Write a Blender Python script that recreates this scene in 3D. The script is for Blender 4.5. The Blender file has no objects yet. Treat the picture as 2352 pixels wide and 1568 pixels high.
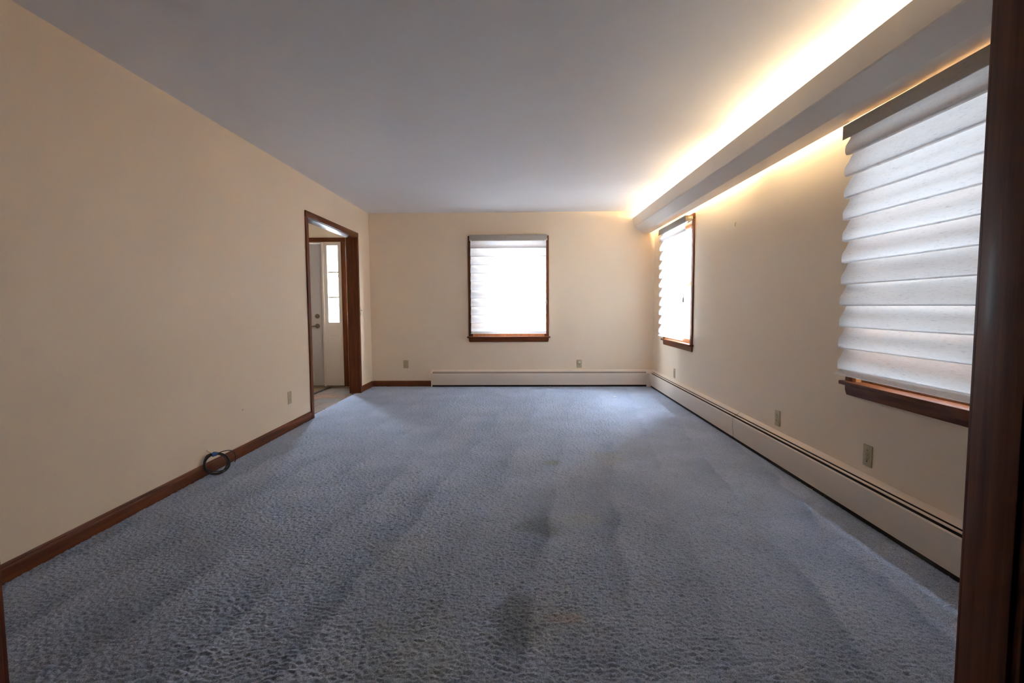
import bpy, bmesh, math, random
import numpy as np
from mathutils import Vector, Matrix

random.seed(7)
rng = np.random.default_rng(11)
sc = bpy.context.scene
COL = sc.collection

# ------------------------------------------------------------------ room numbers (metres)
LX, RX = -2.165, 1.824          # left and right wall faces
BY = 7.225                      # back wall face
NY = 1.0                        # room face of the near wall with the cased opening
CH = 2.44                       # ceiling height
WT = 0.16                       # exterior wall thickness
LT = 0.12                       # partition thickness
FX = -4.25                      # foyer far wall
FY = 4.2                        # foyer near wall

# ------------------------------------------------------------------ camera
YAW, PITCH, ROLL, CAMH = -0.0225, 0.0690, -0.0050, 1.1378
cy_, sy_, cp_, sp_ = math.cos(YAW), math.sin(YAW), math.cos(PITCH), math.sin(PITCH)
fwd = Vector((sy_*cp_, cy_*cp_, -sp_))
r0 = Vector((cy_, -sy_, 0)); u0 = r0.cross(fwd)
right = math.cos(ROLL)*r0 + math.sin(ROLL)*u0
up = math.cos(ROLL)*u0 - math.sin(ROLL)*r0
cam_data = bpy.data.cameras.new('camera'); cam_data.lens = 18.0; cam_data.sensor_width = 36.0
cam_data.clip_start = 0.02
cam = bpy.data.objects.new('camera', cam_data); COL.objects.link(cam)
m = Matrix((right, up, -fwd)).transposed().to_4x4(); m.translation = Vector((0, 0, CAMH))
cam.matrix_world = m
sc.camera = cam

# ------------------------------------------------------------------ world, light, exposure
SKY = 70.0
TUBE = 36.0
sc.view_settings.view_transform = 'Standard'; sc.view_settings.look = 'None'
sc.view_settings.gamma = 1.0; sc.view_settings.use_curve_mapping = False
sc.view_settings.exposure = 0.92
world = bpy.data.worlds.new('overcast_sky'); sc.world = world; world.use_nodes = True
bg = world.node_tree.nodes['Background']
bg.inputs['Color'].default_value = (0.80, 0.88, 1.0, 1); bg.inputs['Strength'].default_value = SKY
try:
    sc.cycles.use_denoising = True
    sc.cycles.max_bounces = 14; sc.cycles.diffuse_bounces = 8; sc.cycles.transparent_max_bounces = 12
    sc.cycles.transmission_bounces = 8
except Exception:
    pass

def portal(name, loc, direction, w, h):
    d = bpy.data.lights.new(name, 'AREA'); d.shape = 'RECTANGLE'; d.size = w; d.size_y = h
    d.cycles.is_portal = True
    o = bpy.data.objects.new(name, d); COL.objects.link(o)
    o.location = loc
    o.rotation_euler = Vector(direction).to_track_quat('-Z', 'Y').to_euler()
    return o

# ------------------------------------------------------------------ materials
def new_mat(name):
    mt = bpy.data.materials.new(name); mt.use_nodes = True
    nt = mt.node_tree
    return mt, nt, nt.nodes['Principled BSDF'], nt.nodes['Material Output']

def nd(nt, t, **kw):
    n = nt.nodes.new(t)
    for k, v in kw.items():
        setattr(n, k, v)
    return n

def coords(nt, scale=(1, 1, 1), loc=(0, 0, 0)):
    tc = nd(nt, 'ShaderNodeTexCoord'); mp = nd(nt, 'ShaderNodeMapping')
    mp.inputs['Scale'].default_value = scale; mp.inputs['Location'].default_value = loc
    nt.links.new(tc.outputs['Object'], mp.inputs['Vector'])
    return mp.outputs['Vector']

def noise(nt, vec, scale, detail=3, rough=0.55):
    n = nd(nt, 'ShaderNodeTexNoise'); n.inputs['Scale'].default_value = scale
    n.inputs['Detail'].default_value = detail; n.inputs['Roughness'].default_value = rough
    nt.links.new(vec, n.inputs['Vector'])
    return n.outputs['Fac']

def ramp(nt, fac, stops):
    r = nd(nt, 'ShaderNodeValToRGB'); e = r.color_ramp.elements
    while len(e) < len(stops): e.new(0.5)
    for el, (p, c) in zip(e, stops):
        el.position = p; el.color = (*c, 1)
    nt.links.new(fac, r.inputs['Fac'])
    return r.outputs['Color']

def bump(nt, bsdf, height, strength, dist):
    b = nd(nt, 'ShaderNodeBump'); b.inputs['Strength'].default_value = strength; b.inputs['Distance'].default_value = dist
    nt.links.new(height, b.inputs['Height']); nt.links.new(b.outputs['Normal'], bsdf.inputs['Normal'])

def paint(name, col, rough=0.6, var=0.03, bscale=260, bstr=0.12, spec=0.3):
    mt, nt, b, o = new_mat(name)
    v = coords(nt)
    c = ramp(nt, noise(nt, v, 1.3, 4), [(0.3, tuple(x*(1-var) for x in col)), (0.7, tuple(min(1, x*(1+var)) for x in col))])
    nt.links.new(c, b.inputs['Base Color'])
    b.inputs['Roughness'].default_value = rough; b.inputs['Specular IOR Level'].default_value = spec
    if bstr: bump(nt, b, noise(nt, v, bscale, 2), bstr, 0.002)
    return mt

def plain(name, col, rough=0.5, metal=0.0, spec=0.5):
    mt, nt, b, o = new_mat(name)
    v = coords(nt)
    c = ramp(nt, noise(nt, v, 30, 2), [(0.3, tuple(x*0.94 for x in col)), (0.7, tuple(min(1, x*1.06) for x in col))])
    nt.links.new(c, b.inputs['Base Color'])
    b.inputs['Roughness'].default_value = rough; b.inputs['Metallic'].default_value = metal
    b.inputs['Specular IOR Level'].default_value = spec
    return mt

def wood(name, axis, dark=(0.072, 0.019, 0.0055), light=(0.165, 0.045, 0.012), rough=0.48):
    mt, nt, b, o = new_mat(name)
    s = [28, 28, 28]; s['xyz'.index(axis)] = 1.6
    v = coords(nt, tuple(s))
    c = ramp(nt, noise(nt, v, 1.6, 6, 0.62), [(0.32, dark), (0.68, light)])
    nt.links.new(c, b.inputs['Base Color'])
    b.inputs['Roughness'].default_value = rough
    b.inputs['Specular IOR Level'].default_value = 0.2; b.inputs['Coat Weight'].default_value = 0.06; b.inputs['Coat Roughness'].default_value = 0.20
    s2 = [240, 240, 240]; s2['xyz'.index(axis)] = 8
    bump(nt, b, noise(nt, coords(nt, tuple(s2)), 1.0, 2), 0.10, 0.001)
    return mt

M = {}
M['wall'] = paint('cream_wall_paint', (0.855, 0.722, 0.552), 0.45, 0.02, 300, 0.10)
M['ceil'] = paint('ceiling_paint', (0.88, 0.885, 0.90), 0.7, 0.02, 180, 0.15)
M['valance'] = paint('valance_paint', (0.80, 0.75, 0.68), 0.6, 0.02, 220, 0.10)
M['white'] = paint('white_trim_paint', (0.74, 0.68, 0.62), 0.4, 0.02, 120, 0.05)
M['doorpaint'] = paint('door_paint', (0.56, 0.54, 0.54), 0.45, 0.02, 120, 0.05)
M['heater'] = paint('heater_enamel', (0.80, 0.69, 0.57), 0.38, 0.02, 90, 0.03)
M['black'] = plain('dark_heater_inside', (0.012, 0.008, 0.006), 0.8)
M['woodx'] = wood('stained_wood_x', 'x'); M['woody'] = wood('stained_wood_y', 'y'); M['woodz'] = wood('stained_wood_z', 'z')
M['near_dark'] = wood('near_wall_dark_finish', 'z', (0.10, 0.045, 0.02), (0.20, 0.095, 0.045))  # made-up dark finish for the unseen near wall, lowers its bounce
M['sashwood'] = wood('sash_wood', 'z', (0.30, 0.12, 0.045), (0.45, 0.20, 0.08))
M['ivory'] = plain('ivory_plastic', (0.50, 0.42, 0.26), 0.4)
M['ivory_light'] = plain('pale_plastic', (0.66, 0.60, 0.46), 0.4)
M['slot'] = plain('dark_slot', (0.03, 0.018, 0.01), 0.7)
M['chrome'] = plain('aged_nickel', (0.20, 0.165, 0.12), 0.36, 1.0)
M['cable'] = plain('black_cable_jacket', (0.012, 0.012, 0.013), 0.4)
M['blue'] = plain('blue_tie', (0.05, 0.13, 0.34), 0.6)
M['brass'] = plain('bright_connector', (0.75, 0.66, 0.50), 0.28, 1.0)
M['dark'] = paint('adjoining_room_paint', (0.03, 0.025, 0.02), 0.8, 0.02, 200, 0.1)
M['speck'] = plain('speck_white', (0.85, 0.85, 0.85), 0.8)
M['blocker'] = paint('light_blocker_dark', (0.095, 0.095, 0.095), 0.9, 0.1, 20, 0.2)  # dark finish of the added light-blocking walls outside
M['grass'] = paint('outside_ground', (0.29, 0.31, 0.32), 0.9, 0.2, 20, 0.2)

# shade fabric: translucent slubbed cloth
def fabric(name, base, trans, tcol):
    mt, nt, b, o = new_mat(name)
    nt.nodes.remove(b)
    tc = nd(nt, 'ShaderNodeTexCoord'); mp = nd(nt, 'ShaderNodeMapping')
    nt.links.new(tc.outputs['Object'], mp.inputs['Vector'])
    mp.inputs['Scale'].default_value = (26, 26, 560)
    slub = ramp(nt, noise(nt, mp.outputs['Vector'], 1.0, 3, 0.6), [(0.29, (0.52, 0.52, 0.52)), (0.40, (0.93, 0.93, 0.93)), (1.0, (1, 1, 1))])
    mixb = nd(nt, 'ShaderNodeMix', data_type='RGBA', blend_type='MULTIPLY'); mixb.inputs['Factor'].default_value = 1
    mixb.inputs['A'].default_value = (*base, 1); nt.links.new(slub, mixb.inputs['B'])
    mixt = nd(nt, 'ShaderNodeMix', data_type='RGBA', blend_type='MULTIPLY'); mixt.inputs['Factor'].default_value = 1
    mixt.inputs['A'].default_value = (*tcol, 1); nt.links.new(slub, mixt.inputs['B'])
    df = nd(nt, 'ShaderNodeBsdfDiffuse'); tl = nd(nt, 'ShaderNodeBsdfTranslucent')
    nt.links.new(mixb.outputs['Result'], df.inputs['Color']); nt.links.new(mixt.outputs['Result'], tl.inputs['Color'])
    mx = nd(nt, 'ShaderNodeMixShader'); mx.inputs['Fac'].default_value = trans
    nt.links.new(df.outputs[0], mx.inputs[1]); nt.links.new(tl.outputs[0], mx.inputs[2])
    nt.links.new(mx.outputs[0], o.inputs['Surface'])
    return mt
M['shade'] = fabric('translucent_shade_cloth', (0.78, 0.75, 0.70), 0.45, (0.87, 0.885, 0.91))
M['seam'] = fabric('shade_seam_tape', (0.72, 0.70, 0.67), 0.50, (0.84, 0.85, 0.88))
M['fascia'] = fabric('shade_fascia_cloth', (0.64, 0.59, 0.53), 0.38, (0.78, 0.75, 0.70))

# thin window glass
mt, nt, b, o = new_mat('window_glass'); nt.nodes.remove(b)
tr = nd(nt, 'ShaderNodeBsdfTransparent'); gl = nd(nt, 'ShaderNodeBsdfGlossy'); gl.inputs['Roughness'].default_value = 0.02
tr.inputs['Color'].default_value = (0.97, 0.98, 0.98, 1)
fr = nd(nt, 'ShaderNodeFresnel'); fr.inputs['IOR'].default_value = 1.35
ge = nd(nt, 'ShaderNodeNewGeometry'); iv = nd(nt, 'ShaderNodeMath', operation='SUBTRACT'); iv.inputs[0].default_value = 1.0
nt.links.new(ge.outputs['Backfacing'], iv.inputs[1])
ml = nd(nt, 'ShaderNodeMath', operation='MULTIPLY'); nt.links.new(fr.outputs[0], ml.inputs[0]); nt.links.new(iv.outputs[0], ml.inputs[1])
mx = nd(nt, 'ShaderNodeMixShader'); nt.links.new(ml.outputs[0], mx.inputs[0]); nt.links.new(tr.outputs[0], mx.inputs[1]); nt.links.new(gl.outputs[0], mx.inputs[2])
nt.links.new(mx.outputs[0], o.inputs['Surface']); M['glass'] = mt

# lamp tube
mt, nt, b, o = new_mat('lit_warm_tube')
b.inputs['Base Color'].default_value = (0.9, 0.85, 0.75, 1)
b.inputs['Emission Color'].default_value = (1.0, 0.80, 0.53, 1); b.inputs['Emission Strength'].default_value = TUBE
M['tube'] = mt

# carpet: blue cut pile with brush tracks, stains and flecked yarn
def carpet():
    mt, nt, b, o = new_mat('blue_cut_pile_carpet')
    v = coords(nt)
    L = nt.links.new
    yarn = ramp(nt, noise(nt, v, 290, 2, 0.8), [(0.32, (0.155, 0.20, 0.305)), (0.5, (0.375, 0.462, 0.645)), (0.68, (0.60, 0.70, 0.89))])
    # vacuum tracks: each pass leaves the pile leaning, shading off to a crisp edge with the next pass
    sx = nd(nt, 'ShaderNodeSeparateXYZ'); L(v, sx.inputs[0])
    def mth(op, a_, b_=None):
        n_ = nd(nt, 'ShaderNodeMath', operation=op)
        for i_, q_ in enumerate((a_, b_)):
            if q_ is None: continue
            if isinstance(q_, (int, float)): n_.inputs[i_].default_value = q_
            else: L(q_, n_.inputs[i_])
        return n_.outputs[0]
    wob = noise(nt, coords(nt, (1, .8, 1)), 2.2, 3)
    t_ = mth('ADD', mth('DIVIDE', mth('ADD', mth('SUBTRACT', sx.outputs['X'], mth('MULTIPLY', sx.outputs['Y'], .13)), mth('MULTIPLY', mth('SUBTRACT', wob, .5), .24)), .36), .585)
    saw = mth('FRACT', t_)
    tr0 = ramp(nt, saw, [(0.0, (1.0, 1.0, 1.0)), (0.04, (1.09, 1.09, 1.08)), (0.40, (1.03, 1.03, 1.02)), (0.75, (0.90, 0.91, 0.93)), (0.96, (0.77, 0.79, 0.83)), (1.0, (0.92, 0.93, 0.94))])
    fade = nd(nt, 'ShaderNodeMapRange'); fade.inputs['From Min'].default_value = 2.6; fade.inputs['From Max'].default_value = 5.0
    fade.inputs['To Min'].default_value = 1.0; fade.inputs['To Max'].default_value = .40; L(sx.outputs['Y'], fade.inputs['Value'])
    tm = mth('MULTIPLY', ramp(nt, noise(nt, coords(nt, (1, .7, 1), (4, 2, 0)), 1.7, 3), [(0.40, (0.05, 0.05, 0.05)), (0.60, (1, 1, 1))]), fade.outputs['Result'])
    mt_ = nd(nt, 'ShaderNodeMix', data_type='RGBA'); L(tm, mt_.inputs['Factor']); mt_.inputs['A'].default_value = (1, 1, 1, 1); L(tr0, mt_.inputs['B'])
    m1 = nd(nt, 'ShaderNodeMix', data_type='RGBA', blend_type='MULTIPLY'); m1.inputs['Factor'].default_value = 1
    L(yarn, m1.inputs['A']); L(mt_.outputs['Result'], m1.inputs['B'])
    cl = ramp(nt, noise(nt, v, 2.4, 5, 0.6), [(0.33, (0.86, 0.87, 0.86)), (0.66, (1.08, 1.06, 1.04))])
    m2 = nd(nt, 'ShaderNodeMix', data_type='RGBA', blend_type='MULTIPLY'); m2.inputs['Factor'].default_value = 1
    L(m1.outputs['Result'], m2.inputs['A']); L(cl, m2.inputs['B'])
    cur = m2.outputs['Result']
    # stains: (x, y, rx, ry, colour multiplier, amount)
    tc = nd(nt, 'ShaderNodeTexCoord')
    ns = nd(nt, 'ShaderNodeTexNoise'); ns.inputs['Scale'].default_value = 7; ns.inputs['Detail'].default_value = 4
    L(tc.outputs['Object'], ns.inputs['Vector'])
    for (x, y, rx, ry, c, amt) in STAINS:
        mp = nd(nt, 'ShaderNodeMapping'); mp.vector_type = 'POINT'
        mp.inputs['Location'].default_value = (-x/rx, -y/ry, 0); mp.inputs['Scale'].default_value = (1/rx, 1/ry, 0)
        L(tc.outputs['Object'], mp.inputs['Vector'])
        ln = nd(nt, 'ShaderNodeVectorMath', operation='LENGTH'); L(mp.outputs['Vector'], ln.inputs[0])
        ad = nd(nt, 'ShaderNodeMath', operation='MULTIPLY_ADD'); L(ns.outputs['Fac'], ad.inputs[0]); ad.inputs[1].default_value = 1.6; L(ln.outputs['Value'], ad.inputs[2])
        mr = nd(nt, 'ShaderNodeMapRange'); mr.interpolation_type = 'SMOOTHSTEP'
        mr.inputs['From Min'].default_value = 1.9; mr.inputs['From Max'].default_value = 1.15
        mr.inputs['To Min'].default_value = 0; mr.inputs['To Max'].default_value = amt
        L(ad.outputs[0], mr.inputs['Value'])
        mm = nd(nt, 'ShaderNodeMix', data_type='RGBA', blend_type='MULTIPLY'); mm.inputs['B'].default_value = (*c, 1)
        L(mr.outputs['Result'], mm.inputs['Factor']); L(cur, mm.inputs['A']); cur = mm.outputs['Result']
    L(cur, b.inputs['Base Color'])
    b.inputs['Roughness'].default_value = 0.95; b.inputs['Specular IOR Level'].default_value = 0.1
    b.inputs['Sheen Weight'].default_value = 0.12; b.inputs['Sheen Roughness'].default_value = 0.5
    bump(nt, b, noise(nt, v, 260, 2, 0.8), 0.35, 0.004)
    return mt
STAINS = [(0.07, 2.58, .13, .15, (0.66, 0.68, 0.60), .9), (0.29, 2.66, .14, .13, (1.14, 1.11, 0.97), .9),
          (-0.03, 1.80, .10, .24, (0.64, 0.64, 0.62), .9), (0.14, 1.80, .09, .035, (1.12, 0.90, 0.80), .8),
          (0.20, 3.65, .07, .08, (0.90, 0.88, 0.68), .9), (0.10, 1.78, .22, .22, (1.06, 1.00, 0.88), .8),
          (0.64, 3.80, .14, .20, (0.96, 0.94, 0.82), .7), (-0.58, 2.33, .2, .26, (0.98, 0.95, 0.86), .8),
          (-0.37, 1.60, .26, .30, (1.04, 1.0, 0.88), .8)]
M['carpet'] = carpet()

# slate tiles in the foyer
mt, nt, b, o = new_mat('foyer_tile')
v = coords(nt)
br = nd(nt, 'ShaderNodeTexBrick'); nt.links.new(v, br.inputs['Vector'])
br.offset = 0.5; br.inputs['Scale'].default_value = 1.0
br.inputs['Brick Width'].default_value = 0.30; br.inputs['Row Height'].default_value = 0.30; br.inputs['Mortar Size'].default_value = 0.006
br.inputs['Color1'].default_value = (0.20, 0.185, 0.17, 1); br.inputs['Color2'].default_value = (0.27, 0.135, 0.085, 1)
br.inputs['Mortar'].default_value = (0.10, 0.09, 0.08, 1); br.inputs['Bias'].default_value = 0.0
nt.links.new(br.outputs['Color'], b.inputs['Base Color']); b.inputs['Roughness'].default_value = 0.24
bump(nt, b, noise(nt, v, 9, 4), 0.5, 0.006); M['tile'] = mt
M['mat'] = paint('doormat_weave', (0.20, 0.135, 0.075), 0.95, 0.25, 160, 0.6, 0.1)
M['matedge'] = plain('doormat_border', (0.03, 0.025, 0.02), 0.9)

# ------------------------------------------------------------------ mesh helpers
class MB:
    def __init__(s): s.bm = bmesh.new()
    def box(s, x0, x1, y0, y1, z0, z1, bev=0.0, seg=2):
        x0, x1 = min(x0, x1), max(x0, x1); y0, y1 = min(y0, y1), max(y0, y1); z0, z1 = min(z0, z1), max(z0, z1)
        vs = [s.bm.verts.new((x, y, z)) for x in (x0, x1) for y in (y0, y1) for z in (z0, z1)]
        fs = [s.bm.faces.new([vs[i] for i in f]) for f in ((0, 1, 3, 2), (4, 6, 7, 5), (0, 4, 5, 1), (2, 3, 7, 6), (0, 2, 6, 4), (1, 5, 7, 3))]
        if bev:
            es = list({e for f in fs for e in f.edges})
            bmesh.ops.bevel(s.bm, geom=es, offset=bev, segments=seg, affect='EDGES', profile=0.5)
        return s
    def sweep(s, rings, closed=True, caps=True):
        rv = [[s.bm.verts.new(p) for p in r] for r in rings]
        n = len(rv[0])
        for a, b2 in zip(rv, rv[1:]):
            for i in range(n if closed else n-1):
                j = (i+1) % n
                s.bm.faces.new((a[i], a[j], b2[j], b2[i]))
        if caps and closed:
            s.bm.faces.new(rv[0][::-1]); s.bm.faces.new(rv[-1])
        return s
    def tube(s, pts, r, n=10, closed=False):
        pts = [Vector(p) for p in pts]; rings = []
        N = len(pts); ref = None
        for i, p in enumerate(pts):
            a = pts[(i-1) % N] if (closed or i > 0) else p
            c = pts[(i+1) % N] if (closed or i < N-1) else p
            t = (c-a).normalized()
            if ref is None:
                ref = t.orthogonal().normalized()
            ref = (ref - t*ref.dot(t)).normalized()
            q = t.cross(ref)
            rr = r[i] if isinstance(r, (list, tuple)) else r
            rings.append([p + rr*(math.cos(2*math.pi*k/n)*ref + math.sin(2*math.pi*k/n)*q) for k in range(n)])
        if closed: rings.append(rings[0])
        return s.sweep(rings, True, not closed)
    def lathe(s, c, axis, prof, n=24):
        c = Vector(c); ax = Vector(axis).normalized(); u = ax.orthogonal().normalized(); w = ax.cross(u)
        rings = [[c + ax*d + max(r, 1e-4)*(math.cos(2*math.pi*k/n)*u + math.sin(2*math.pi*k/n)*w) for k in range(n)] for r, d in prof]
        return s.sweep(rings)
    def obj(s, name, mat, parent=None, smooth=False, angle=35):
        bm = s.bm
        bmesh.ops.remove_doubles(bm, verts=bm.verts, dist=1e-6)
        bmesh.ops.recalc_face_normals(bm, faces=bm.faces)
        if smooth:
            for f in bm.faces: f.smooth = True
            for e in bm.edges:
                if len(e.link_faces) == 2 and e.calc_face_angle(0) > math.radians(angle): e.smooth = False
        me = bpy.data.meshes.new(name); bm.to_mesh(me); bm.free()
        mats = mat if isinstance(mat, (list, tuple)) else [mat]
        for q in mats: me.materials.append(q)
        o = bpy.data.objects.new(name, me); COL.objects.link(o)
        if parent is not None:
            o.parent = parent
            o.matrix_parent_inverse = Matrix.Translation(-Vector(parent.location))
        return o

def tag(o, label=None, cat=None, group=None, kind=None):
    if label: o['label'] = label
    if cat: o['category'] = cat
    if group: o['group'] = group
    if kind: o['kind'] = kind
    return o
def empty(name, loc, label=None, cat=None, group=None, kind=None):
    o = bpy.data.objects.new(name, None); o.empty_display_size = 0.05; COL.objects.link(o); o.location = loc
    return tag(o, label, cat, group, kind)
def struct(o): o['kind'] = 'structure'; return o

def slab(axis, t0, t1, ucuts, zcuts, holes):
    """wall slab with rectangular holes: only its outside faces and the reveals of the holes"""
    bm = bmesh.new(); cache = {}
    def P(t, u, z):
        p = (t, u, z) if axis == 'x' else ((u, t, z) if axis == 'y' else (u, z, t))
        k = tuple(round(q, 5) for q in p)
        if k not in cache: cache[k] = bm.verts.new(p)
        return cache[k]
    us = sorted(set(ucuts + [h[0] for h in holes] + [h[1] for h in holes]))
    zs = sorted(set(zcuts + [h[2] for h in holes] + [h[3] for h in holes]))
    nu, nz = len(us)-1, len(zs)-1
    def solid(i, j):
        if i < 0 or j < 0 or i >= nu or j >= nz: return False
        u, z = (us[i]+us[i+1])/2, (zs[j]+zs[j+1])/2
        return not any(h[0] < u < h[1] and h[2] < z < h[3] for h in holes)
    for i in range(nu):
        for j in range(nz):
            if not solid(i, j): continue
            a, b2, c, d = us[i], us[i+1], zs[j], zs[j+1]
            for t in (t0, t1): bm.faces.new((P(t, a, c), P(t, b2, c), P(t, b2, d), P(t, a, d)))
            if not solid(i-1, j): bm.faces.new((P(t0, a, c), P(t1, a, c), P(t1, a, d), P(t0, a, d)))
            if not solid(i+1, j): bm.faces.new((P(t0, b2, c), P(t1, b2, c), P(t1, b2, d), P(t0, b2, d)))
            if not solid(i, j-1): bm.faces.new((P(t0, a, c), P(t1, a, c), P(t1, b2, c), P(t0, b2, c)))
            if not solid(i, j+1): bm.faces.new((P(t0, a, d), P(t1, a, d), P(t1, b2, d), P(t0, b2, d)))
    mb = MB(); mb.bm.free(); mb.bm = bm
    return mb

# ------------------------------------------------------------------ shell
CW = 0.062                                   # casing width
W_U = (-0.774, 0.358)                        # back window, outer casing
W2_U = (5.540, 6.672); W1_U = (1.768, 2.900) # right windows
WZ0, WZ1 = 0.690, 2.115                      # stool underside, casing top
def hole(u): return (u[0]+CW-.012, u[1]-CW+.012, WZ0, WZ1-CW+.012)
SL = (-2.835, -2.560, 0.0, 2.045)            # sidelight + door rough opening
DOOR = (-3.790, -2.835)
struct(slab('y', BY, BY+WT, [FX-.15, RX+WT], [-.1, CH+.1], [hole(W_U), (DOOR[0], SL[1], -.02, 2.045)]).obj('wall_back', M['wall']))
struct(slab('x', RX, RX+WT, [-1.6, BY], [-.1, CH+.1], [hole(W1_U), hole(W2_U)]).obj('wall_right', M['wall']))
OP = (5.142, 6.668)                          # left opening rough
struct(slab('x', LX-LT, LX, [NY-.11, BY], [-.1, CH+.1], [(OP[0], OP[1], -.2, 2.048)]).obj('wall_left', M['wall']))
OX = (-1.110, 0.888)                         # near cased opening, rough
struct(slab('y', NY-.10, NY, [LX-LT, RX], [-.1, CH+.1], [(OX[0], OX[1], -.2, 2.148)]).obj('wall_near', M['near_dark']))  # room face is out of view, darkened to cut bounce at this end
struct(MB().box(FX-.2, RX+WT, -1.7, BY+WT, CH, CH+.12).obj('ceiling', M['ceil']))
# adjoining dark room the camera stands in
struct(MB().box(-2.5, -2.4, -1.6, NY-.10, -.1, CH).obj('wall_adjoining_left', M['dark']))
struct(MB().box(-2.4, RX, -1.7, -1.6, -.1, CH).obj('wall_adjoining_back', M['dark']))
struct(MB().box(-2.4, RX, -1.6, NY-.10, -.12, 0).obj('floor_adjoining', M['dark']))
struct(MB().box(-2.4, RX, -1.6, NY-.101, CH-.01, CH).obj('ceiling_adjoining', M['dark']))
struct(MB().box(-2.4, LX-LT, NY-.10, NY, -.1, CH).obj('wall_adjoining_corner', M['dark']))
# foyer shell
struct(MB().box(FX-.12, FX, FY, BY, -.1, CH).obj('wall_foyer_left', M['wall']))
struct(MB().box(FX, LX-LT, FY-.12, FY, -.1, CH).obj('wall_foyer_near', M['wall']))
struct(MB().box(FX, LX-.055, FY, BY+.02, -.12, -.004).obj('floor_foyer', M['tile']))

# carpeted floor: real pile relief
def carpet_floor():
    x0, x1 = LX-.055, RX
    xs = np.arange(x0, x1+.0034, .0034); xs[-1] = x1
    ys = [NY-.10]
    while ys[-1] < BY:
        y = ys[-1]; ys.append(y + (0.03 if y < 1.3 else min(.0033 + max(0, y-2.6)*.0040, .018)))
    ys[-1] = BY; ys = np.array(ys)
    n = 1536; cell = 0.004                                # 6.1 m tile of relief
    kx = np.fft.fftfreq(n, cell)[None, :]; ky = np.fft.fftfreq(n, cell)[:, None]
    def field(wl_x, wl_y, bw):
        k = np.sqrt((kx*wl_x)**2 + (ky*wl_y)**2)
        f = np.fft.ifft2(np.fft.fft2(rng.standard_normal((n, n)))*np.exp(-((k-1)/bw)**2)).real
        return f/f.std()
    rel = 0.0011*field(.036, .022, .40) + 0.0006*field(.070, .045, .5)
    X, Y = np.meshgrid(xs, ys)
    ix = ((X-x0)/cell).astype(int) % n; iy = ((Y)/cell).astype(int) % n
    fx = (X-x0)/cell - np.floor((X-x0)/cell); fy = Y/cell - np.floor(Y/cell)
    ix1 = (ix+1) % n; iy1 = (iy+1) % n
    Z = rel[iy, ix]*(1-fx)*(1-fy) + rel[iy, ix1]*fx*(1-fy) + rel[iy1, ix]*(1-fx)*fy + rel[iy1, ix1]*fx*fy
    # tufts: a rounded head over each jittered knot of yarn, dark gaps between them
    tc_ = .0105; gx = (X-x0)/tc_; gy = Y/tc_; cx0 = np.floor(gx).astype(int); cy0 = np.floor(gy).astype(int)
    N = 900; jx = rng.random((N, N)); jy = rng.random((N, N)); jh = rng.random((N, N))
    best = np.full(X.shape, 9.0); hh = np.zeros(X.shape)
    for dx in (-1, 0, 1):
        for dy in (-1, 0, 1):
            a_ = (cx0+dx) % N; b_ = (cy0+dy) % N
            d2 = (cx0+dx+jx[a_, b_]-gx)**2 + (cy0+dy+jy[a_, b_]-gy)**2
            near = d2 < best
            best = np.where(near, d2, best); hh = np.where(near, jh[a_, b_], hh)
    Z += .0040*(.35 - np.minimum(best, 1.2)) + .0018*(hh-.5) + .0009*rng.standard_normal(X.shape)
    Z = np.clip(Z, -.008, .008)
    nx_, ny_ = len(xs), len(ys)
    co = np.stack([X, Y, Z], -1).reshape(-1, 3).astype(np.float32)
    idx = np.arange(nx_*ny_).reshape(ny_, nx_)
    q = np.stack([idx[:-1, :-1], idx[:-1, 1:], idx[1:, 1:], idx[1:, :-1]], -1).reshape(-1, 4)
    # the strip left of the wall face only lies in the opening
    cxm = (co[q[:, 0], 0] + co[q[:, 1], 0])/2; cym = (co[q[:, 0], 1] + co[q[:, 2], 1])/2
    q = q[(cxm > LX) | ((cym > OP[0]+.02) & (cym < OP[1]-.02))]
    me = bpy.data.meshes.new('floor')
    me.vertices.add(len(co)); me.vertices.foreach_set('co', co.ravel())
    me.loops.add(q.size); me.loops.foreach_set('vertex_index', q.ravel().astype(np.int32))
    me.polygons.add(len(q)); me.polygons.foreach_set('loop_start', (np.arange(len(q))*4).astype(np.int32))
    me.polygons.foreach_set('loop_total', np.full(len(q), 4, np.int32))
    me.polygons.foreach_set('use_smooth', np.ones(len(q), bool))
    me.update(calc_edges=True); me.validate()
    me.materials.append(M['carpet'])
    o = bpy.data.objects.new('floor', me); COL.objects.link(o); return struct(o)
carpet_floor()
struct(MB().box(LX-LT, RX, NY-.10, BY, -.14, -.02).obj('floor_slab', M['dark']))

# ------------------------------------------------------------------ wood trim
def base_profile(h=.082, t=.013):
    return [(0, 0), (t, 0), (t, h-.022), (t-.002, h-.014), (t-.006, h-.010), (t-.006, h-.006), (t-.009, h), (0, h)]
def baseboard(name, wall, u0, u1):
    mb = MB(); rings = []
    for u in (u0, u1):
        if wall == 'left': rings.append([(LX+d, u, z) for d, z in base_profile()])
        else: rings.append([(u, BY-d, z) for d, z in base_profile()])
    mb.sweep(rings)
    return struct(mb.obj(name, M['woody'] if wall == 'left' else M['woodx']))
baseboard('baseboard_left', 'left', NY, OP[0]-.043)
baseboard('baseboard_left_far', 'left', OP[1]+.043, BY)
baseboard('baseboard_back', 'back', LX+.013, -1.312)

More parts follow.
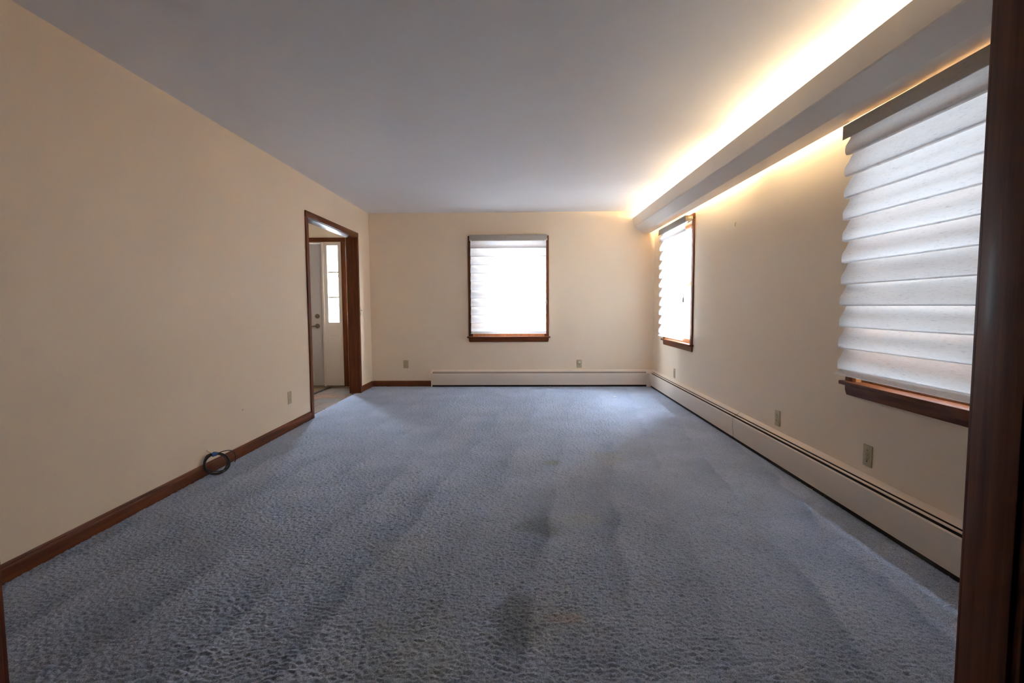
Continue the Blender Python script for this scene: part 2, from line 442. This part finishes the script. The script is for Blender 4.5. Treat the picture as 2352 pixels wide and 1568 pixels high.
def frame_trim(name, plane, t_in, uo, ui, zi, zo, dirn, mats, thick=.016):
    """cased opening: two side casings and a head, standing off the wall face t_in in direction dirn"""
    root = struct(empty(name, (t_in, (uo[0]+uo[1])/2, 0) if plane == 'x' else ((uo[0]+uo[1])/2, t_in, 0)))
    a, b2 = t_in, t_in + dirn*thick
    def bx(u0_, u1_, z0_, z1_, n, mt):
        mb = MB()
        if plane == 'x': mb.box(a, b2, u0_, u1_, z0_, z1_, .004)
        else: mb.box(u0_, u1_, a, b2, z0_, z1_, .004)
        return mb.obj(n, mt, root, True)
    bx(uo[0], ui[0], 0, zi, 'side_casing', M['woodz']); bx(ui[1], uo[1], 0, zi, 'side_casing', M['woodz'])
    bx(uo[0], uo[1], zi, zo, 'head_casing', M['woody'] if plane == 'x' else M['woodx'])
    return root
ui = (OP[0]+.013, OP[1]-.013); uo = (ui[0]-.060, ui[1]+.060)
trim = frame_trim('trim_1', 'x', LX, uo, ui, 2.035, 2.097, 1, None)
for nm, box in (('jamb', (LX-LT, LX, OP[0], OP[0]+.018, 0, 2.030)), ('jamb', (LX-LT, LX, OP[1]-.018, OP[1], 0, 2.030)), ('head_jamb', (LX-LT, LX, OP[0], OP[1], 2.030, 2.048))):
    MB().box(*box, .002).obj(nm, M['woodz'] if nm == 'jamb' else M['woody'], trim, True)
frame_trim('trim_2', 'x', LX-LT, uo, ui, 2.035, 2.097, -1, None)
# near opening: jambs and the casing on both faces
nu = (OX[0]+.013, OX[1]-.013); no_ = (nu[0]-.060, nu[1]+.060)
trim = frame_trim('trim_3', 'y', NY-.10, no_, nu, 2.135, 2.197, -1, None, .018)
for nm, box in (('jamb', (OX[0], OX[0]+.020, NY-.10, NY, 0, 2.128)), ('jamb', (OX[1]-.020, OX[1], NY-.10, NY, 0, 2.128)), ('head_jamb', (OX[0], OX[1], NY-.10, NY, 2.128, 2.148))):
    MB().box(*box, .002).obj(nm, M['woodz'] if nm == 'jamb' else M['woodx'], trim, True)
frame_trim('trim_4', 'y', NY, no_, nu, 2.135, 2.197, 1, None)

# ------------------------------------------------------------------ windows
def mapper(wall):
    if wall == 'back': return lambda u, d, z: (u, BY-d, z)
    return lambda u, d, z: (RX-d, u, z)
def lbox(mb, f, u0_, u1_, d0, d1, z0, z1, bev=0.0):
    a = f(u0_, d0, z0); b2 = f(u1_, d1, z1)
    return mb.box(a[0], b2[0], a[1], b2[1], a[2], b2[2], bev)
def window(name, wall, U):
    f = mapper(wall); wl = M['woodx'] if wall == 'back' else M['woody']
    root = struct(empty(name, f((U[0]+U[1])/2, 0, WZ0)))
    i0, i1, zt, zs = U[0]+CW, U[1]-CW, WZ1-CW, WZ0+.022
    for a, b2 in ((U[0], i0), (i1, U[1])):
        lbox(MB(), f, a, b2, 0, .017, zs, WZ1-CW, .004).obj('side_casing', M['woodz'], root, True)
    lbox(MB(), f, U[0], U[1], 0, .017, WZ1-CW, WZ1, .004).obj('head_casing', wl, root, True)
    lbox(MB(), f, U[0]-.020, U[1]+.020, -.045, .042, WZ0, zs, .005).obj('stool', wl, root, True)
    # apron: ends cut back
    mb = MB(); rings = []
    for z, cut, d in ((WZ0, 0, .016), (WZ0-.030, .002, .016), (WZ0-.056, .010, .012)):
        rings.append([f(U[0]+cut, 0, z), f(U[1]-cut, 0, z), f(U[1]-cut, d, z), f(U[0]+cut, d, z)])
    mb.sweep(rings).obj('apron', wl, root)
    mb = MB()
    lbox(mb, f, i0-.012, i0+.006, -WT, 0, zs, zt); lbox(mb, f, i1-.006, i1+.012, -WT, 0, zs, zt)
    lbox(mb, f, i0-.012, i1+.012, -WT, 0, zt-.006, zt+.012); lbox(mb, f, i0-.012, i1+.012, -WT-.02, -.045, WZ0, zs-.002)
    mb.obj('window_jamb', M['sashwood'], root)
    a, b2 = i0+.006, i1-.006; zm = (zs+zt)/2
    for z0, z1, d0, d1 in ((zs-.002, zm+.020, -.075, -.045), (zm-.020, zt-.006, -.110, -.080)):
        mb = MB(); s = .045
        lbox(mb, f, a, a+s, d0, d1, z0, z1, .003); lbox(mb, f, b2-s, b2, d0, d1, z0, z1, .003)
        lbox(mb, f, a+s, b2-s, d0, d1, z0, z0+s, .003); lbox(mb, f, a+s, b2-s, d0, d1, z1-s, z1, .003)
        sash = mb.obj('sash', M['sashwood'], root)
        g = lbox(MB(), f, a+s-.004, b2-s+.004, (d0+d1)/2-.002, (d0+d1)/2+.002, z0+s-.004, z1-s+.004).obj('glass_pane', M['glass'], sash)
    c = f((U[0]+U[1])/2, -WT-.03, (zs+zt)/2); inn = Vector(f(0, 1, 0)) - Vector(f(0, 0, 0))
    portal('daylight_portal', c, inn, i1-i0+.1, zt-zs+.1)
    return root
window('window_1', 'back', W_U); window('window_2', 'right', W2_U); window('window_3', 'right', W1_U)

# ------------------------------------------------------------------ shades
def shade(wall, U, label, front=.092):
    f = mapper(wall)
    u0_, u1_ = U[0]+.030, U[1]-.030
    root = empty('window_shade', f((u0_+u1_)/2, .06, .75), label, 'window shade', 'soft-fold fabric shades on the windows')
    ft = 2.118 if wall == 'back' else 2.093
    mb = MB()
    lbox(mb, f, u0_, u1_, front+.004, front+.008, ft-.073, ft, .0015)
    lbox(mb, f, u0_, u1_, .020, front+.008, ft-.005, ft, .0015)
    mb.obj('fascia', M['fascia'], root, True)
    pitch, zb0 = .1155, 1.938
    prof = []
    def strip(mb, pts, w=0.0):
        k = 24; rings = []
        us = np.linspace(u0_+.012, u1_-.012, k)
        ph = random.uniform(0, 6); am = random.uniform(.0006, .0018)
        for u in us:
            wob = am*math.sin(ph+u*5.0)
            rings.append([f(u, d + wob, z + wob*.6) for d, z in pts])
        mb.sweep(rings, False, False)
    def fold(zb, dd=0.0):
        raw = [(.028, .148), (.044, .126), (.055, .108), (.0600, .096), (.0660, .083), (.0740, .069), (.0815, .057), (.0860, .047), (.0885, .036), (.0892, .024), (.0880, .013), (.0845, .006), (.079, .0015), (.070, .0002), (.060, .002), (.052, .008)]
        return [(d+dd*(d/.09), zb+z) for d, z in raw]
    mb = MB()
    for k in range(11):
        strip(mb, fold(zb0-k*pitch, random.uniform(-.002, .002)))
    zl = zb0-10*pitch
    strip(mb, [(.050, zl+.016), (.060, zl+.006), (.080, zl-.010), (.098, zl-.022), (.102, zl-.026), (.100, zl-.030), (.094, zl-.029)])
    mb.obj('fabric', M['shade'], root, True, 70)
    mb = MB()
    for k in range(11):
        zb = zb0-k*pitch
        strip(mb, [(.0872, zb+.0062), (.0848, zb+.0028), (.0800, zb+.0002)])
    mb.obj('fold_seam', M['seam'], root, True)
    mb = MB(); a = f(u0_+.03, .055, 2.060); b2 = f(u1_-.03, .055, 2.060)
    mb.tube([a, b2], .021, 20); mb.obj('roller_tube', M['fascia'], root, True)
    for s, uu in ((1, u0_+.004), (-1, u1_-.004)):
        mb = MB(); lbox(mb, f, uu-.004+.006*s, uu+.004+.006*s, .017, front, 2.035, 2.088, .002)
        lbox(mb, f, uu-.012, uu+.012, .017, .030, 2.050, 2.080, .002)
        mb.obj('bracket', M['ivory_light'], root, True)
    # lift cord with tassel at the near / right end
    uc = u0_+.012 if wall == 'right' else u1_-.010
    mb = MB(); mb.tube([f(uc, .099, 2.03), f(uc+.001, .101, 1.75), f(uc, .100, 1.45), f(uc, .100, 1.225)], .0014, 6)
    cd = mb.obj('lift_cord', M['fascia'], root, True)
    mb = MB(); mb.lathe(f(uc, .100, 1.225), (0, 0, -1), [(.002, 0), (.007, .006), (.009, .030), (.010, .052), (.007, .056)], 14)
    t = mb.obj('tassel', M['fascia'], cd, True)
    return root
shade('back', W_U, 'white soft-fold shade on the single window of the back wall')
shade('right', W2_U, 'white soft-fold shade on the narrow-looking window beside the far corner')
shade('right', W1_U, 'large flecked white soft-fold shade on the closest window, partly behind the dark doorway post')

# ------------------------------------------------------------------ curved light valance
VP_ = [(1.516, 2.342), (1.545, 2.226), (1.550, 2.218), (1.640, 2.153), (1.650, 2.147), (1.765, 2.141)]
def offs(p, t):
    out = []
    for i, (x, z) in enumerate(p):
        a = p[max(0, i-1)]; c = p[min(len(p)-1, i+1)]
        dx, dz = c[0]-a[0], c[1]-a[1]; L_ = math.hypot(dx, dz)
        out.append((x - dz/L_*t, z + dx/L_*t))
    return out
prof = VP_ + offs(VP_, .012)[::-1]
val = empty('light_valance', (1.66, (NY+BY)/2, 2.139), 'long curved cream light valance running under the ceiling along the window wall', 'light valance')
sag = lambda y: -.030*(BY-y)/(BY-1.5)                              # the old valance hangs a little lower at the near end
MB().sweep([[(x, y, z+sag(y)) for x, z in prof] for y in (NY, BY)]).obj('curved_panel', M['valance'], val, True, 10)
for y, y1 in ((1.74, 2.34), (2.60, 3.81), (4.07, 5.28), (5.54, 6.75), (6.98, 7.18)):
    MB().tube([(1.735, y, 2.330+sag(y)), (1.735, y1, 2.330+sag(y1))], .013, 12).obj('lamp_tube', M['tube'], val, True)
    MB().box(1.775, RX, y-.01, y1+.01, 2.310+sag(y), 2.350+sag(y), .003).obj('lamp_housing', M['white'], val, True)
for yy in (1.5, 2.7, 3.9, 5.1, 6.3, 7.05):
    MB().box(1.615, RX, yy-.006, yy+.006, 2.180+sag(yy), 2.200+sag(yy)).obj('bracket', M['white'], val)

# ------------------------------------------------------------------ baseboard heaters
HC = [(0, .237), (.004, .238), (.008, .236), (.031, .219), (.0315, .216), (.008, .232), (0, .232)]      # top cover
HB = [(.0430, .2140), (.0510, .2095), (.0510, .2050), (.0430, .2095)]                                    # damper blade
HF = [(.0605, .186), (.0610, .197), (.0635, .197), (.0668, .190), (.0668, .108), (.0650, .104), (.0575, .028), (.0555, .028), (.0625, .104), (.0640, .108)]
HS = [(0, .237), (.004, .238), (.034, .216), (.0620, .199), (.0672, .191), (.0672, .108), (.0590, .020), (.0590, 0), (0, 0)]
def heater(wall, u0_, u1_, label, cap0, cap1):
    f = mapper(wall)
    root = empty('baseboard_heater', f((u0_+u1_)/2, .03, 0), label, 'baseboard heater', 'cream baseboard heaters')
    a, b2 = u0_ + (cap0 or .002), u1_ - (cap1 or .002)
    def run(p, n, mt, s=u0_, e=u1_):
        return MB().sweep([[f(u, d, z) for d, z in p] for u in (s, e)]).obj(n, mt, root, True, 25)
    run(HC, 'top_cover', M['heater'], a-.001, b2+.001); run(HB, 'damper', M['heater'], a, b2); run(HF, 'front_panel', M['heater'], a-.001, b2+.001)
    run([(.001, .001), (.050, .001), (.052, .030), (.0585, .150), (.055, .180), (.030, .195), (.008, .215), (.001, .215)], 'dark_element_fill', M['black'], a, b2)  # solid near-black fill; the shade inside the slots is put into its colour
    if cap0: run(HS, 'end_cap', M['heater'], u0_, a)
    if cap1: run(HS, 'end_cap', M['heater'], b2, u1_)
    return root
h0 = heater('back', -1.310, RX-.100, 'cream baseboard heater below the back wall window', .016, 0)
mb = MB()
rings = [[(RX-.101, BY-d, z) for d, z in HS], [(RX-d, BY-d, z) for d, z in HS], [(RX-d, BY-.101, z) for d, z in HS]]
mb.sweep(rings).obj('corner_cap', M['heater'], h0, True, 25)
heater('right', 4.300, BY-.102, 'cream baseboard heater on the window wall reaching into the far corner', 0, 0)
heater('right', NY, 4.292, 'long cream baseboard heater on the window wall passing under the closest shade', 0, 0)

# ------------------------------------------------------------------ outlets, switch
def outlet(wall, u, z, label, kindo='duplex'):
    if wall == 'left': f = lambda a, d, c: (LX+d, a, c)
    else: f = mapper(wall)
    root = empty('wall_outlet', f(u, 0, z), label, 'outlet', 'ivory wall outlets')
    nrm = Vector(f(0, 1, 0)) - Vector(f(0, 0, 0))
    mb = MB(); lbox(mb, f, u-.035, u+.035, 0, .006, z-.0572, z+.0572, .0025); mb.obj('cover_plate', M['ivory'], root, True)
    cs = (-.0195, .0195) if kindo != 'single' else (0.0,)
    for c in cs:
        rr = .0172
        mb = MB()
        if kindo == 'single' : mb.lathe(f(u, .004, z+c), nrm, [(.019, 0), (.019, .004), (.0175, .005)], 24)
        else:
            ring = []
            for k in range(28):
                t = 2*math.pi*k/28
                ring.append((u + rr*math.cos(t), z + c + max(-.0142, min(.0142, rr*math.sin(t)))))
            mb.sweep([[f(a, d, b2) for a, b2 in ring] for d in (.004, .0085)])
        cap = kindo == 'capped' and c > 0
        rc = mb.obj('receptacle', M['ivory_light'] if cap else M['ivory'], root, True)
        mb = MB()
        if cap:
            mb.lathe(f(u, .0085, z+c), nrm, [(.015, 0), (.0165, .002), (.015, .006), (.008, .008)], 24)
            ch = mb.obj('safety_plug', M['ivory_light'], rc, True)
        else:
            for du, hh in ((-.0064, .0045), (.0064, .0038)):
                lbox(mb, f, u+du-.0012, u+du+.0012, .0082, .0090, z+c+.003-hh, z+c+.003+hh)
            mb.lathe(f(u, .0082, z+c-.0085), nrm, [(.0026, 0), (.0026, .0008)], 12)
            ch = mb.obj('slot', M['slot'], rc)
    for sz in ((0.0,) if kindo != 'single' else (-.030, .030)):
        MB().lathe(f(u, .005, z+sz), nrm, [(.0030, 0), (.0030, .0016), (.002, .0022)], 12).obj('screw', M['slot'] if kindo == 'single' else M['chrome'], root)
    return root
outlet('left', 4.640, .303, 'ivory outlet on the left wall short of the cased opening')
outlet('back', -1.676, .319, 'ivory outlet on the back wall above the dark wood baseboard')
outlet('back', .788, .320, 'ivory outlet with one pale round plug, on the back wall right of the window', 'capped')
outlet('right', 6.186, .319, 'ivory outlet under the far shade of the window wall')
outlet('right', 3.672, .327, 'ivory outlet with two receptacles, low on the window wall between the two shades')
outlet('right', 2.706, .338, 'ivory outlet with a single round receptacle just below the closest window', 'single')

sw = empty('light_switch', (LX, 6.785, 1.080), 'ivory light switch between the cased opening and the corner', 'light switch')
MB().box(LX, LX+.006, 6.750, 6.820, 1.023, 1.137, .0025).obj('cover_plate', M['ivory_light'], sw, True)
MB().box(LX+.005, LX+.017, 6.779, 6.791, 1.082, 1.100, .002).obj('toggle', M['ivory_light'], sw, True)
for z in (1.050, 1.110):
    MB().lathe((LX+.005, 6.785, z), (1, 0, 0), [(.003, 0), (.003, .0018), (.002, .0024)], 12).obj('screw', M['chrome'], sw)

# ------------------------------------------------------------------ front door and sidelight in the foyer
dr = struct(empty('door_1', ((DOOR[0]+DOOR[1])/2, BY, 0)))
MB().box(DOOR[0]+.02, -2.858, BY+.020, BY+.062, .012, 2.030, .003).obj('door_slab', M['doorpaint'], dr, True)
mb = MB()
for z, hh in ((1.50, .42), (.52, .30)):
    for cx in (-3.54, -3.08):
        if cx > -3.2: continue
        mb.box(cx-.15, cx+.15, BY+.016, BY+.021, z-hh, z+hh, .004)
mb.obj('raised_panel', M['doorpaint'], dr, True)
MB().box(DOOR[0], SL[1], BY+.0, BY+.10, -.004, .016, .003).obj('threshold', M['chrome'], dr, True)
mb = MB(); kx_, kz_ = -2.936, 1.008
mb.lathe((kx_, BY+.020, kz_), (0, -1, 0), [(.033, 0), (.033, .004), (.030, .008), (.016, .010), (.015, .012)], 28)
mb.box(kx_-.004, kx_+.004, BY-.006, BY+.008, kz_-.014, kz_+.014, .002); mb.obj('deadbolt', M['chrome'], dr, True)
mb = MB(); kz_ = .868
mb.lathe((kx_, BY+.020, kz_), (0, -1, 0), [(.033, 0), (.033, .004), (.029, .009), (.014, .012), (.012, .045), (.014, .050)], 28)
mb.tube([(kx_, BY-.026, kz_), (kx_-.03, BY-.030, kz_), (kx_-.075, BY-.028, kz_-.006), (kx_-.115, BY-.026, kz_-.010)], [.011, .009, .0075, .006], 12)
mb.obj('lever_handle', M['chrome'], dr, True)

def sidelight(name, a, b2, gx0, gx1, mull):
    sd = struct(empty(name, ((a+b2)/2, BY, 0)))
    mb = MB()
    mb.box(mull[0], mull[1], BY-.002, BY+.09, .0, 2.045, .003)          # mullion beside the door
    if mull[0] == a: mb.box(DOOR[0]+.012, a, BY+.0, BY+.09, 2.032, 2.045)
    mb.obj('mullion', M['white'], sd, True)
    p0, p1 = (mull[1], b2) if mull[0] == a else (a, mull[0])
    slab('y', BY+.012, BY+.052, [p0, p1], [.012, 2.045], [(gx0, gx1, .921, 2.003)]).obj('sidelight_panel', M['white'], sd)
    mb = MB()
    for z in (1.275, 1.629): mb.box(gx0, gx1, BY+.026, BY+.050, z-.013, z+.013, .002)
    mb.obj('muntin', M['white'], sd, True)
    mb = MB()
    for x0_, x1_, z0_, z1_ in ((gx0, gx1, .742, .730), (gx0, gx1, .262, .250), (gx0, gx0+.012, .250, .742), (gx1-.004, gx1+.008, .250, .742)):
        mb.box(x0_, x1_, BY+.006, BY+.013, z0_, z1_, .002)
    mb.obj('panel_moulding', M['white'], sd, True)
    MB().box(gx0, gx1, BY+.044, BY+.048, .921, 2.003).obj('glass_pane', M['glass'], sd)
    portal('daylight_portal', ((gx0+gx1)/2, BY+.075, 1.46), (0, -1, 0), .19, 1.12)
sidelight('window_4', -2.855, SL[1], -2.772, -2.622, (-2.855, -2.825))
mb = MB(); rt = struct(empty('trim_5', (-2.53, BY, 0)))
MB().box(SL[1]-.004, -2.497, BY-.016, BY, 0, 2.050, .004).obj('side_casing', M['woodz'], rt, True)
MB().box(-3.852, -2.497, BY-.016, BY, 2.050, 2.110, .004).obj('head_casing', M['woodx'], rt, True)
MB().box(-3.852, -3.788, BY-.016, BY, 0, 2.050, .004).obj('side_casing', M['woodz'], rt, True)

dm = empty('doormat', (-3.30, 6.80, 0), 'brown doormat with a dark border before the front door', 'doormat')
MB().box(-3.75, -2.775, 6.32, BY-.03, -.004, .010, .003).obj('mat_field', M['mat'], dm, True)
mb = MB()
mb.box(-2.775, -2.740, 6.28, BY-.03, -.004, .012, .003); mb.box(-3.80, -2.775, 6.28, 6.32, -.004, .012, .003); mb.box(-3.80, -3.75, 6.32, BY-.03, -.004, .012, .003)
mb.obj('border', M['matedge'], dm, True)

# ------------------------------------------------------------------ coiled cable against the left baseboard
CX, CYY = LX+.085, 3.365
cb = empty('coiled_cable', (CX, CYY, 0), 'coiled black cable with a blue tie leaning on the left baseboard', 'cable')
hx, hy = .62, .785                                   # the coil stands at an angle to the wall
lean = math.radians(24)
def coil_pt(ang, r, off=0.0, hs=1.0):
    a_ = r*hs*math.sin(ang); h = .076 + r*math.cos(ang)
    n_ = off + h*math.sin(lean)                      # leans back, towards the wall and away
    return Vector((CX + hx*a_ - hy*n_*.75, CYY + hy*a_ + hx*n_*.75, .006 + h*math.cos(lean)))
mb = MB()
for j, (r, off, ds) in enumerate(((.068, 0, 0), (.073, -.005, .004), (.064, -.009, -.004), (.076, .004, .006), (.070, .008, .010))):
    pts = []
    for k in range(48):
        t = 2*math.pi*k/48
        p = coil_pt(t, r*(1+.05*math.sin(2*t+j)), off + .002*math.sin(3*t+j), 1.12)
        w = (1-math.cos(t))/2
        p += Vector((hx, hy, 0))*ds*w*1.4; p.x = max(p.x, LX+.018); p.z = max(p.z + .0025*j*w, .008)
        pts.append(p)
    mb.tube(pts, .0036, 8, True)
mb.obj('cable_loops', M['cable'], cb, True)
top = coil_pt(0, .071)
H_ = Vector((hx, hy, 0))
mb = MB(); loop = []
for k in range(24):
    t = k/23
    p = top + H_*(.02 + .115*math.sin(t*math.pi*.60)/1.0*(1.0 if t < .83 else 1.0)) + Vector((0, 0, .012*math.sin(t*math.pi*1.1) - .085*t**2.4))
    p.x = max(p.x, LX+.02); loop.append(p)
mb.tube(loop, .0032, 8); mb.obj('loose_end', M['cable'], cb, True)
MB().tube([top-H_*.016+Vector((0, 0, -.004)), top, top+H_*.018+Vector((0, 0, -.002))], [.014, .016, .012], 14).obj('tie', M['blue'], cb, True)
c0 = top - H_*.012 + Vector((0, 0, .006))
d_ = -H_*.75 + Vector((0, 0, .62))
mb = MB(); mb.tube([c0, c0+d_*.020, c0+d_*.034], .004, 8); mb.tube([c0+d_*.030, c0+d_*.046], .0058, 12)
mb.obj('connector', M['brass'], cb, True)

# ------------------------------------------------------------------ small marks
tag(MB().lathe((LX-.001, 3.850, .352), (1, 0, 0), [(.006, 0), (.006, .003), (.003, .006)], 10).obj('wall_hook', M['ivory'], None, True), 'tiny ivory stub on the left wall above the baseboard', 'wall stub')
mb = MB(); mb.tube([(RX-.003, 4.492, 1.845), (RX-.006, 4.490, 1.830), (RX-.003, 4.500, 1.815)], .003, 6)
tag(mb.obj('nail', M['ivory'], None, True), 'small bent nail high on the window wall between the two shades', 'nail')
for (x, y, s, lb) in ((.76, 6.73, .010, 'smaller white speck on the blue carpet by the back heater'), (1.13, 6.31, .018, 'larger white speck on the blue carpet near the far right corner')):
    mb = MB(); mb.box(x-s, x+s, y-s*.6, y+s*.6, .008, .014, .002)  # thin white boxes stand for two white specks on the carpet
    tag(mb.obj('carpet_speck', M['speck']), lb, 'white speck', 'white specks on the carpet')

# ------------------------------------------------------------------ outside
struct(MB().box(-30, 30, -20, 40, -.65, -.45).obj('ground', M['grass']))
struct(MB().box(RX+1.1, RX+1.4, -4.0, 6.15, -.45, 5.0).obj('wall_light_blocker_right', M['blocker']))  # added unseen wall, holds back daylight from the right windows
struct(MB().box(-1.9, 4.0, BY+1.6, BY+1.8, -.45, 6.2).obj('wall_light_blocker_back', M['blocker']))  # added unseen wall, cuts the sky seen by the back window
